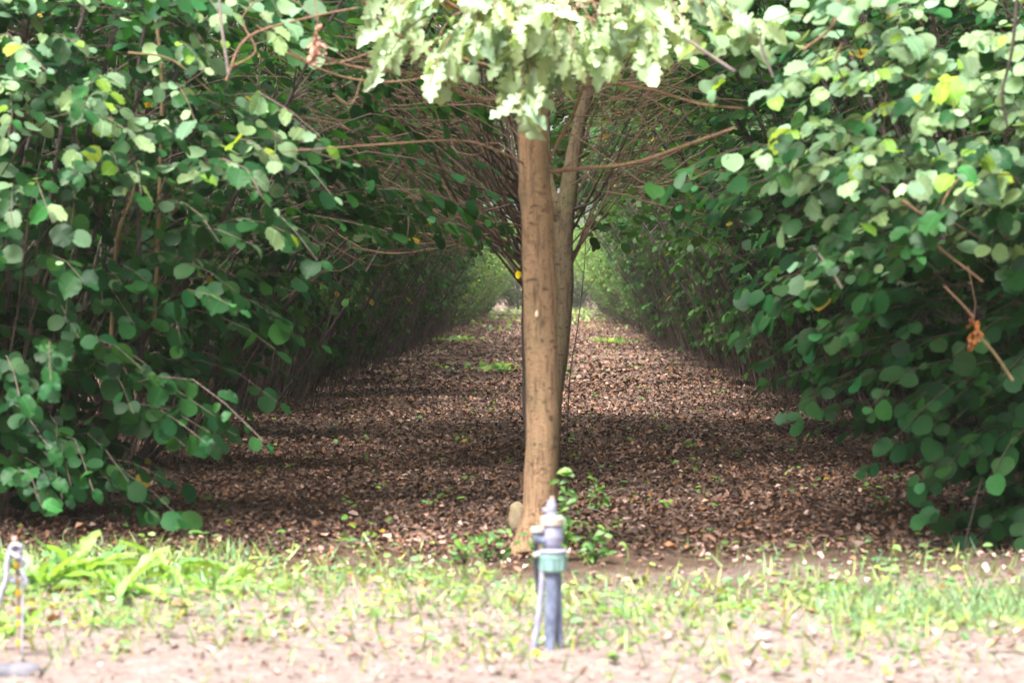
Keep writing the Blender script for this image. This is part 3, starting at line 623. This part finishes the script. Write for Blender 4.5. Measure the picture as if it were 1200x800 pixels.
T = np.stack([x[:, None] + u_ * (L_ * np.cos(a))[:, None], y[:, None] + u_ * (L_ * np.sin(a))[:, None], gz(x, y)[:, None] + .02 + rng.uniform(-.01, .03, (n, 4))], -1)
V, Q = tubes(T, np.repeat(rng.uniform(.0015, .004, (n, 1)), 4, 1), 4); link('fallen_twigs', mesh('fallen_twigs', V, [Q], M_TWIG), GROUND, 'stuff')
pool = []
for k in range(18):
    V = DRY[0] + rng.normal(0, .05, DRY[0].shape); cc = np.array((PAL + PALF * 2)[k % 19]) * 1.3
    pool.append(mesh('fallen_leaf', V, [DRY[1]], M_LITTER, np.repeat(np.clip(cc, 0, .7)[None], len(V), 0)))
p, Rm, sz, c = litter(299, -2.4, 2.6, 7.6, 13.5, 0.04, 0.075, PALF, rng); p[:, 2] += .01
single_leaves(GROUND, pool, p, Rm, sz, rng, 'fallen_leaf')

# ------------------------------------------------------------------ grass and weeds
from math import sin
def patch(x, y):
    """0..1 how green the verge is"""
    px = 640 + x / y * F; py = 335 + CAM_H / y * F
    band = np.exp(-((py - (707 + 8 * np.sin(px / 90))) / 34) ** 2)
    band = np.maximum(band, 0.9 * (px < 230) * np.exp(-((py - 690) / 36) ** 2)); band = np.maximum(band, (px > 960) * np.exp(-((py - 722) / 26) ** 2))
    n_ = 0.5 + 0.5 * np.sin(x * 5.1 + 1.3 * np.sin(y * 7)) * np.sin(y * 6.3 + 1.7 * np.sin(x * 3.7))
    return band * (0.3 + 0.7 * n_) + 0.38 * np.exp(-((py - 755) / 26) ** 2) * n_ + 0.03
def blades(n, x0, x1, y0, y1, h0, h1, base, rng, dens, lean=0.45, width=1.0):
    x = rng.uniform(x0, x1, n); y = rng.uniform(y0, y1, n); k = rng.random(n) < dens(x, y); x = x[k]; y = y[k]; n = len(x)
    ax = np.stack([rng.normal(0, lean, n), rng.normal(0, lean, n), np.ones(n)], -1); nr = np.stack([rng.normal(0, 1, n), rng.normal(0, 1, n), np.zeros(n)], -1)
    V = BLADE[0].copy(); V[:, 0] *= width
    return leaves_geo((V, BLADE[1]), np.stack([x, y, gz(x, y)], -1), rot_frames(ax, nr), rng.uniform(h0, h1, n), green(rng, n, base, 0.008))
rng = np.random.default_rng(101); g = Geo()
a = blades(19000, -3.4, 3.6, 7.0, 11.2, 0.03, 0.1, (0.2, 0.27, 0.11), rng, patch, 0.55); g.add(a[0], [a[1]], a[2])
a = blades(1500, -2.6, -1.2, 9.2, 10.9, 0.05, 0.12, (0.17, 0.26, 0.1), rng, lambda x, y: 0.45 + 0 * x, 0.5); g.add(a[0], [a[1]], a[2])
a = blades(9000, 1.0, 2.6, 8.3, 9.7, 0.03, 0.1, (0.15, 0.25, 0.12), rng, lambda x, y: 0.8 * np.exp(-((y - 9.0) / .45) ** 2) * np.clip(x / 2, 0, 1), 0.6, 0.7); g.add(a[0], [a[1]], a[2])
tag(link('grass', g.mesh('grass', M_WEED, col=True)), 'short sparse green grass along the sunlit verge in front of the trees', 'grass', kind='stuff')
# low broad-leaved ground cover
n = 13000; x = rng.uniform(-3.2, 3.4, n); y = rng.uniform(7.4, 11.3, n); k = rng.random(n) < patch(x, y) * 0.75; x = x[k]; y = y[k]; n = len(x)
x = x + rng.normal(0, .02, n)
Lp = np.stack([x, y, gz(x, y) + rng.uniform(.008, .05, n)], -1); Rm = rot_frames(np.stack([rng.normal(0, 1, n), rng.normal(0, 1, n), rng.uniform(-.1, .6, n)], -1), np.array([0, -.25, 1]) + rng.normal(0, .4, (n, 3)))
V, F_, c = leaves_geo(OVAL, Lp, Rm, rng.uniform(.02, .05, n), green(rng, n, (0.16, 0.26, 0.08), .002)); tag(link('ground_cover', mesh('ground_cover', V, [F_], M_WEED, c)), 'low round-leaved weeds spread through the grass of the verge', 'weeds', kind='stuff')
# seedlings scattered over the litter
n = 280; x = rng.uniform(-2.6, 2.6, n); y = 11 + 35 * rng.random(n) ** 1.5; cx = x.copy(); Lp = []; 
for i in range(n):
    for j in range(int(rng.integers(1, 5))): Lp.append((x[i] + rng.normal(0, .03), y[i] + rng.normal(0, .03), gz(x[i], y[i]) + rng.uniform(.02, .07)))
Lp = np.array(Lp); n = len(Lp); Rm = rot_frames(rng.normal(0, 1, (n, 3)) * [1, 1, .3], np.array([0, -.3, 1]) + rng.normal(0, .4, (n, 3)))
V, F_, c = leaves_geo(OVAL, Lp, Rm, rng.uniform(.025, .06, n), green(rng, n, (0.1, 0.22, 0.035), .05)); tag(link('seedlings', mesh('seedlings', V, [F_], M_WEED, c)), 'tiny green seedlings dotted over the brown leaf litter', 'seedlings', kind='stuff')

POOL_W = leaf_pool('weed_leaf', OVAL, M_WEED, 10, (0.075, 0.17, 0.035), 0, 4)
JAG = fan_leaf([(0.02, 0.1), (0.065, 0.25), (0.03, 0.3), (0.085, 0.45), (0.04, 0.5), (0.105, 0.68), (0.06, 0.74), (0.06, 0.9)], [0.33, 0.66], 0.25, 0.45)
POOL_D = leaf_pool('dandelion_leaf', JAG, M_WEED, 8, (0.14, 0.27, 0.07), 0, 6)
def rosette(px, py, n, size, label, up=0.9, group='jagged-leaved weeds along the verge'):
    d = CAM_H * F / (py - 335); p = W(px, py, d); r = thing('dandelion_plant', (p[0], d, float(gz(p[0], d))), label, 'weed', group)
    rng = np.random.default_rng(int(px * 7 + py)); a = np.arange(n) * 2.4 + rng.normal(0, .3, n)
    ax = np.stack([np.cos(a), np.sin(a), rng.uniform(0.3, 1.6, n) * up], -1); nr = np.stack([-np.cos(a) * .6, -np.sin(a) * .6, np.ones(n)], -1)
    single_leaves(r, POOL_D, np.zeros((n, 3)) + [0, 0, .005], rot_frames(ax, nr), size * rng.uniform(.7, 1.2, n), rng)
    return r
rosette(85, 690, 20, 0.26, 'tallest jagged-leaved weed, in the corner left of the bright verge')
rosette(140, 705, 18, 0.23, 'jagged-leaved weed beside the tallest one, leaning towards the path')
rosette(45, 700, 18, 0.24, 'jagged-leaved weed standing just behind the roped stake')
rosette(195, 690, 16, 0.22, 'jagged-leaved weed with a few long leaves pointing at the litter edge')
rosette(250, 705, 14, 0.16, 'small flat jagged-leaved weed at the end of the tall clump')
rosette(12, 745, 9, 0.15, 'small jagged-leaved weed at the foot of the roped stake')
rosette(118, 735, 8, 0.14, 'low jagged-leaved weed on the dirt in front of the tall clump')
rosette(520, 690, 8, 0.12, 'low jagged-leaved weed left of the sprinkler, near the litter edge', .5)
rosette(735, 720, 9, 0.13, 'low jagged-leaved weed right of the sprinkler', .5)
rosette(865, 705, 9, 0.13, 'low jagged-leaved weed halfway between the sprinkler and the right bush', .5)
rosette(985, 690, 9, 0.13, 'low jagged-leaved weed under the tips of the right bush', .6)
def sprig(px, py, d, tops, label, lsize=.055, group='leafy shoots round the foot of the oak'):
    p = W(px, py, d); r = thing('hazel_sprout', (p[0], d, float(gz(p[0], d))), label, 'sprout', group); O = np.array(r.location)
    rng = np.random.default_rng(int(px + py * 3)); pos = []; 
    for (tx, ty) in tops:
        tip = W(tx, ty, d - .05); base_ = O + [0, 0, 0]; mid = base_ * .5 + tip * .5 + np.array([rng.normal(0, .02), 0, .02])
        branch(r, [base_, mid, tip], .003, .0015, M_TWIG, 'stem', 7, O, 4)
        L_ = np.linalg.norm(tip - base_); nn = max(3, int(L_ / .032))
        for u in np.linspace(.3, 1, nn):
            q = (base_ * (1 - u) + tip * u) if u > .5 else base_ * (1 - u) + tip * u
            for s in (-1, 1): pos.append(q + np.array([s * rng.uniform(.01, .03), rng.normal(0, .015), rng.normal(0, .01)]))
    pos = np.array(pos); n = len(pos); ax = np.stack([rng.normal(0, 1, n), rng.normal(-.3, .5, n), rng.normal(-.1, .3, n)], -1); nr = np.array([0, -.8, .8]) + rng.normal(0, .35, (n, 3))
    single_leaves(r, POOL_W, pos - O, rot_frames(ax, nr), lsize * rng.uniform(.5, 1.0, n), rng)
sprig(655, 655, 10.6, [(663, 550), (672, 585), (652, 600), (640, 620)], 'tall bright green shoot climbing the right side of the oak foot', .06)
sprig(690, 662, 10.5, [(705, 618), (680, 635), (720, 640), (695, 625)], 'low leafy shoot right of the tall one by the oak', .055)
sprig(640, 664, 10.4, [(622, 628), (630, 645), (648, 640)], 'leafy shoot right in front of the oak foot', .06)
sprig(580, 655, 10.7, [(572, 622), (590, 618), (598, 640), (565, 640)], 'leafy shoot just left of the oak foot', .06)
sprig(545, 660, 10.6, [(538, 625), (552, 632), (530, 645)], 'yellower leafy shoot furthest left of the oak', .05)
sprig(700, 590, 12.8, [(692, 560), (705, 570), (700, 580)], 'small shoot in the litter behind the tall one', .05)
n = 9000; x = rng.uniform(-3.0, 3.0, n); y = rng.uniform(62, 121, n); k = (rng.random(n) < 0.15 * (y - 55) / 60 * (0.3 + 0.7 * (np.sin(x * 2 + y * .35) > 0))); x = x[k]; y = y[k]; n = len(x)
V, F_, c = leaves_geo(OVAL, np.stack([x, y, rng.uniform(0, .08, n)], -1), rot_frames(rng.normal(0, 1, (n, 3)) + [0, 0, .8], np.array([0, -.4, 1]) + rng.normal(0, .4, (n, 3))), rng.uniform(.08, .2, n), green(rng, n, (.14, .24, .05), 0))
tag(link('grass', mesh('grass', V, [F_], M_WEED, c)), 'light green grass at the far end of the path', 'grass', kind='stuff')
# green tufts on the path further in
for px, py, lab in ((537, 400, 'green tuft on the path near the left hedge'), (590, 435, 'green tuft on the path left of the trunks, in the dark litter'), (905, 358, None), (720, 402, 'green tuft on the path right of the trunks')):
    if lab is None: continue
    d = CAM_H * F / (py - 335); p = W(px, py, d); n = 70
    ax = rng.normal(0, 1, (n, 3)) * [1, 1, .2] + [0, 0, .5]; q = np.stack([rng.normal(0, .3, n), rng.normal(0, .6, n), rng.uniform(0, .08, n)], -1)
    V, F_, c = leaves_geo(OVAL, q, rot_frames(ax, np.array([0, -.3, 1]) + rng.normal(0, .3, (n, 3))), rng.uniform(.08, .16, n), green(rng, n, (.12, .22, .03), 0))
    tag(link('weed_tuft', mesh('weed_tuft', V, [F_], M_WEED, c), loc=(p[0], d, 0)), lab, 'weed', 'green tufts far along the path')
# yellow flower
d = CAM_H * F / (790 - 335); p = W(1041, 790, d); fl = thing('yellow_flower', (p[0], d, float(gz(p[0], d))), 'small yellow flower low in the grass at the near right', 'flower')
M_YEL = solid_material('petal_yellow', (0.9, 0.65, 0.03), (0.8, 0.5, 0.02), 20, .6)
M_GRN = solid_material('stalk_green', (0.12, 0.22, 0.05), None, 20, .6)
branch(fl, [np.array(fl.location), np.array(fl.location) + [0, 0, .03]], .0015, .001, M_GRN, 'stalk', 4, np.array(fl.location), 5)
g = Geo()
for k in range(14):
    a = k * 6.283 / 14; V, F_, c = leaves_geo(OVAL, np.array([[0, 0, .03]]), rot_frames(np.array([[math.cos(a), math.sin(a) , .35]]), np.array([[0, 0, 1.]])), np.array([.02]), np.array([[1, 1, 1.]])); g.add(V, [F_])
link('petals', g.mesh('petals', M_YEL), fl)

# ------------------------------------------------------------------ stones
def rock(name, pos, size, label, mat, seed):
    rng = np.random.default_rng(seed); n1, n2 = 14, 20; V = []
    for i in range(n1 + 1):
        for j in range(n2):
            th = math.pi * i / n1; ph = 2 * math.pi * j / n2; v = np.array([math.sin(th) * math.cos(ph), math.sin(th) * math.sin(ph), math.cos(th)])
            v *= 1 + 0.12 * math.sin(3 * v[0] + seed) + 0.1 * math.sin(4 * v[1] + 2 * seed) + 0.06 * math.sin(7 * v[2] + v[0] * 5); v = np.sign(v) * np.abs(v) ** 0.8
            V.append(v * size)
    idx = np.arange(len(V)).reshape(n1 + 1, n2); Q = np.stack([idx[:-1], idx[1:], np.roll(idx[1:], -1, 1), np.roll(idx[:-1], -1, 1)], -1).reshape(-1, 4)
    return tag(link(name, mesh(name, np.array(V), [Q], mat, smooth=True), loc=pos), label, 'stone')
M_ROCK = solid_material('lichen_stone', (0.3, 0.23, 0.15), (0.16, 0.13, 0.07), 9, .9, .2, .5)
M_ROCK2 = solid_material('grey_stone', (0.15, 0.145, 0.165), (0.07, 0.07, 0.085), 14, .85, .2, .5)
p = W(606, 600, 12.0); rock('stone', (p[0], 12.0, 0.05), np.array([.045, .04, .075]), 'mossy tan stone leaning behind the left side of the oak foot', M_ROCK, 2)
p = W(12, 800, 7.35); rock('stone', (p[0], 7.35, 0.01), np.array([.085, .06, .045]), 'smooth grey stone at the foot of the roped stake', M_ROCK2, 5)

# ------------------------------------------------------------------ irrigation riser
D = 8.0; k_ = D / F; b = W(645, 760, D); irr = thing('sprinkler_riser', (b[0], D, 0), 'grey plastic irrigation riser with a green collar standing in front of the oak', 'sprinkler')
M_GP = solid_material('weathered_grey_plastic', (0.19, 0.22, 0.31), (0.07, 0.085, 0.14), 30, .6, .4, .2, (1, 1, .5))
M_GP2 = solid_material('lavender_grey_plastic', (0.3, 0.3, 0.39), (0.18, 0.18, 0.26), 25, .5, .5, .1)
M_TEAL = solid_material('faded_green_plastic', (0.24, 0.4, 0.37), (0.15, 0.29, 0.27), 30, .5, .5, .1)
M_WHP = solid_material('chalky_white_plastic', (0.5, 0.48, 0.45), (0.36, 0.27, 0.2), 25, .6, .4, .1)
M_BLK = solid_material('black_rubber', (0.05, 0.05, 0.07), None, 20, .6, .4, .1)
def Lz(name, prof, mat, c=(0, 0, 0), seg=24, parent=None): 
    V, F_ = lathe(prof, seg, c); return link(name, mesh(name, V, F_, mat, smooth=False), parent or irr)
# split fence-post like pipe, slightly tapered, leaning
V, F_ = lathe([(.017, -.06), (.018, 0), (.022, .12), (.022, .22), (.021, .27)], 20); V[:, 0] += (V[:, 2]) * .03 + .0; V[:, 1] *= 1
link('pipe', mesh('pipe', V, F_, M_GP, smooth=True), irr)
V, Q = tubes(np.array([[.034, .02, -.03], [.03, .02, .05], [.026, .02, .26]]), np.array([.010, .012, .012]), 10); link('rear_pipe', mesh('rear_pipe', V, [Q], M_GP, smooth=True), irr)
V, Q = tubes(np.array([[-.058, -.005, -.03], [-.053, -.005, .0], [-.034, 0, .14], [-.024, 0, .27]]), np.array([.011, .0115, .0115, .010]), 10); link('support_stake', mesh('support_stake', V, [Q], M_GP2, smooth=True), irr)
V, Q = tubes(polyline([(-.045, .02, .35), (-.05, .025, .3), (-.046, .03, .24), (-.04, .03, .17)], 12), np.full(12, .008), 8); link('hose', mesh('hose', V, [Q], M_BLK, smooth=True), irr)
COL = Lz('collar', [(.036, .255), (.040, .262), (.044, .300), (.046, .302), (.046, .312), (.036, .318)], M_TEAL, (.008, 0, 0))
for k in range(8):
    a = k * math.pi / 4; V, Q = tubes(np.array([[.008 + .044 * math.cos(a), .044 * math.sin(a), .262], [.008 + .0465 * math.cos(a), .0465 * math.sin(a), .3]]), np.array([.003, .003]), 6); link('collar_rib', mesh('collar_rib', V, [Q], M_TEAL), COL)
Lz('collar_ring', [(.036, .3175), (.048, .318), (.049, .325), (.04, .330)], M_GP2, (.008, 0, 0), parent=COL)
V, Q = tubes(np.array([[.05, -.005, .322], [.064, -.008, .318]]), np.array([.006, .005]), 8); link('clamp_screw', mesh('clamp_screw', V, [Q], M_WHP), COL)
V, Q = tubes(np.array([[-.035, -.01, .316], [-.056, -.012, .308]]), np.array([.009, .007]), 8); link('clamp_screw', mesh('clamp_screw', V, [Q], M_WHP), COL)
Lz('valve_body', [(.024, .328), (.032, .345), (.036, .37), (.034, .395), (.030, .408)], M_GP2, (.008, 0, 0))
V, Q = tubes(polyline([(-.01, -.01, .36), (-.034, -.014, .362), (-.044, -.014, .375), (-.044, -.014, .39)], 10), np.linspace(.016, .02, 10), 14); ELB = link('side_elbow', mesh('side_elbow', V, [Q], M_GP, smooth=True), irr)
Lz('elbow_rim', [(.018, .388), (.024, .389), (.024, .401), (.012, .405)], M_WHP, (-.042, -.014, 0), 16, ELB)
Lz('white_ring', [(.03, .4085), (.038, .411), (.039, .432), (.034, .438)], M_WHP, (.006, 0, 0))
NOZ = Lz('nozzle', [(.02, .4385), (.019, .447), (.015, .45), (.0165, .458), (.0165, .474), (.0145, .479), (.0135, .49), (.008, .4915)], M_GP2, (.004, 0, 0), 18)
V, Q = tubes(np.array([[.002, 0, .455], [-.018, -.006, .457], [-.026, -.006, .462]]), np.array([.008, .008, .006]), 10); link('nozzle_jet', mesh('nozzle_jet', V, [Q], M_GP2, smooth=True), NOZ)
M_PK = solid_material('dusty_pink_plastic', (0.55, 0.33, 0.27), None, 20, .6)
Lz('nozzle_cap', [(.007, .492), (.0075, .5), (.003, .503)], M_PK, (.006, 0, 0), 12, NOZ)

# ------------------------------------------------------------------ roped stake at the left edge
D = 7.75; b = W(19, 776, D); stk = thing('marker_stake', (b[0], D, 0), 'thin brown stake with yellow bands at the left edge of the verge', 'stake'); SK = np.array(stk.location)
M_ROD = solid_material('rusty_rod', (0.36, 0.25, 0.22), (0.2, 0.13, 0.11), 40, .7)
M_BAND = solid_material('yellow_band_paint', (0.85, 0.55, 0.02), (0.7, 0.42, 0.02), 30, .5)
branch(stk, [W(20, 800, D), W(19, 776, D), W(18, 700, D), W(14, 632, D)], .0065, .0065, M_ROD, 'rod', 14, SK, 10)
V, F_ = lathe([(.006, 0), (.009, .003), (.009, .012), (.006, .016)], 12, tuple(W(14, 636, D) - SK)); link('rod_tip', mesh('rod_tip', V, F_, M_PK), stk)
for py, h in ((664, 8), (680, 9), (696, 10), (716, 9), (732, 8), (755, 9), (775, 8)):
    q = W(18.3 if py > 670 else 16.5, py, D) - SK; V, F_ = lathe([(.0068, -h * .0011), (.0088, -h * .0007), (.0088, h * .0007), (.0068, h * .0011)], 12, tuple(q)); link('yellow_band', mesh('yellow_band', V, F_, M_BAND), stk)
M_WIRE = solid_material('grey_wire', (0.42, 0.42, 0.47), (0.3, 0.3, 0.34), 30, .6)
branch(stk, [W(21.5, 800, D - .02), W(22, 760, D - .02), W(23.5, 700, D - .02), W(23, 650, D - .02), W(20, 640, D - .02)], .004, .004, M_WIRE, 'wire', 20, SK, 8)
M_ROPE = solid_material('white_cotton_rope', (0.36, 0.36, 0.4), (0.2, 0.2, 0.24), 60, .9, .2, .5)
rp = thing('rope', tuple(W(14, 640, D - .02)), 'frayed white rope knotted round the top of the yellow-banded stake', 'rope'); RO = np.array(rp.location)
dd = D - .03
for pts, r in (([(15, 640), (8, 650), (5, 665), (4, 680), (-3, 700), (-8, 720)], .010), ([(14, 641), (21, 655), (23, 670), (28, 684), (24, 686), (21, 676)], .007), ([(12, 645), (7, 662), (8, 678), (13, 684), (16, 676)], .006),
               ([(17, 644), (24, 656), (30, 660), (28, 668)], .005), ([(10, 652), (20, 648), (22, 642), (12, 640), (9, 648), (19, 655)], .008)):
    P = polyline([W(a, b_, dd - .004 * i) - RO for i, (a, b_) in enumerate(pts)], 26); R = r * (1 + .15 * np.sin(np.arange(26) * 1.9)); V, Q = tubes(P, R, 8); link('strand', mesh('strand', V, [Q], M_ROPE, smooth=True), rp)

# ------------------------------------------------------------------ withered clusters hanging in the bushes
M_DRYHANG = attr_material('withered_leaf', .8)
def withered(px, py, d, n, colr, label, seed):
    rng = np.random.default_rng(seed); p = W(px, py, d); q = rng.normal(0, 1, (n, 3)) * [.011, .011, .036] + [0, 0, -.02]
    V, F_, c = leaves_geo(DRY, q, rot_frames(rng.normal(0, 1, (n, 3)) + [0, 0, -1.2], rng.normal(0, 1, (n, 3))), rng.uniform(.025, .05, n), np.array([colr]) * rng.uniform(.7, 1.2, (n, 1)))
    g = Geo(); g.add(V, [F_], c); P = np.array([[0, 0, .0], [.01, 0, .1], [-.02, .02, .26]]); V, Q = tubes(P, np.array([.002, .0025, .003]), 5); g.add(V, [Q], (.2, .12, .08))
    tag(link('withered_leaves', g.mesh('withered_leaves', M_DRYHANG, col=True), loc=tuple(p)), label, 'dead leaves')
withered(370, 50, 10.2, 34, (0.42, 0.24, 0.17), 'pinkish dry leaf cluster hanging left of the oak leaves', 3)
withered(1139, 382, 10.4, 18, (0.3, 0.11, 0.03), 'orange dry leaf cluster hanging in the right bush', 4)
# branches of the two end bushes that show through their leaves
M_OL = bark_material('olive_brown_bark', (0.26, 0.18, 0.09), (0.11, 0.08, 0.04), None, .2)
M_GRY = bark_material('pale_grey_bark', (0.3, 0.24, 0.22), (0.14, 0.11, 0.1), None, .2)
def bb(root, pts, d, r0, r1, m): branch(root, [W(px, py, d + i * .02) for i, (px, py) in enumerate(pts)], r0, r1, m, 'branch', 16, np.array(root.location))
for pts, d, r0, r1, m in (([(165, 420), (160, 120), (171, 20), (175, -60)], 12.3, .013, .008, M_STEM), ([(180, 380), (190, 110), (182, 20), (178, -50)], 12.1, .012, .007, M_OL),
        ([(128, 420), (136, 285), (153, 235), (160, 205)], 11.9, .012, .006, M_OL), ([(90, 350), (85, 80), (97, 20), (108, -40)], 12.0, .011, .006, M_STEM), ([(268, 88), (260, 30), (255, -30)], 10.5, .008, .006, M_GRY),
        ([(150, 62), (200, 70), (250, 110)], 10.6, .006, .003, M_OL), ([(265, 95), (290, 45), (360, 22), (420, 10)], 10.5, .007, .004, M_BR), ([(270, 80), (300, 60), (285, 20), (330, -20)], 10.6, .006, .003, M_BR),
        ([(330, 60), (400, 90), (470, 96), (540, 80)], 10.8, .006, .003, M_BR), ([(300, 30), (370, 75), (440, 60), (500, 30)], 10.9, .005, .003, M_BR), ([(390, 110), (412, 122), (425, 90)], 10.7, .004, .003, M_BR),
        ([(60, 610), (45, 480), (70, 380), (90, 300)], 12.3, .014, .01, M_STEM)): bb(LB, pts, d, r0, r1, m)
for pts, d, r0, r1, m in (([(940, 60), (975, 30), (985, -20)], 10.0, .007, .005, M_BR), ([(985, 52), (978, 75), (990, 100)], 10.1, .006, .004, M_BR), ([(1065, 170), (1030, 90), (1012, 40)], 10.6, .006, .004, M_STEM),
        ([(1190, -20), (1183, 60), (1172, 110), (1178, 150)], 9.9, .009, .005, M_STEM), ([(1055, 235), (1090, 255), (1112, 222), (1130, 200)], 10.0, .008, .004, M_BR), ([(1090, 255), (1095, 285), (1150, 330)], 10.05, .008, .006, M_BR),
        ([(1186, 446), (1165, 415), (1146, 393)], 10.3, .008, .008, M_OL), ([(1140, 372), (1125, 355), (1105, 335)], 10.35, .007, .005, M_BR), ([(986, 338), (972, 315), (952, 290)], 10.6, .007, .006, M_GRY),
        ([(860, 85), (830, 65), (800, 45)], 9.9, .008, .007, M_GRY), ([(905, 92), (890, 50), (897, 28)], 10.1, .006, .004, M_GRY), 
        ([(1130, 640), (1142, 590), (1150, 560)], 10.7, .004, .003, M_STEM)): bb(RB, pts, d, r0, r1, m)

# ------------------------------------------------------------------ the hazy air down the tunnel
hz_v = np.array([(x, y, z) for x in (-910, 910) for y in (-910, 1410) for z in (-1.2, 9.5)], float)
m, t, out = newmat('pale_air'); vp = N(t, 'ShaderNodeVolumePrincipled', Density=0.00045, Anisotropy=0.0); vp.inputs['Color'].default_value = (0.95, 0.97, 0.9, 1); t.links.new(vp.outputs[0], out.inputs['Volume'])
link('haze', mesh('haze', hz_v, [np.array([[0, 1, 3, 2], [4, 6, 7, 5], [0, 4, 5, 1], [2, 3, 7, 6], [0, 2, 6, 4], [1, 5, 7, 3]])], m), kind='stuff')
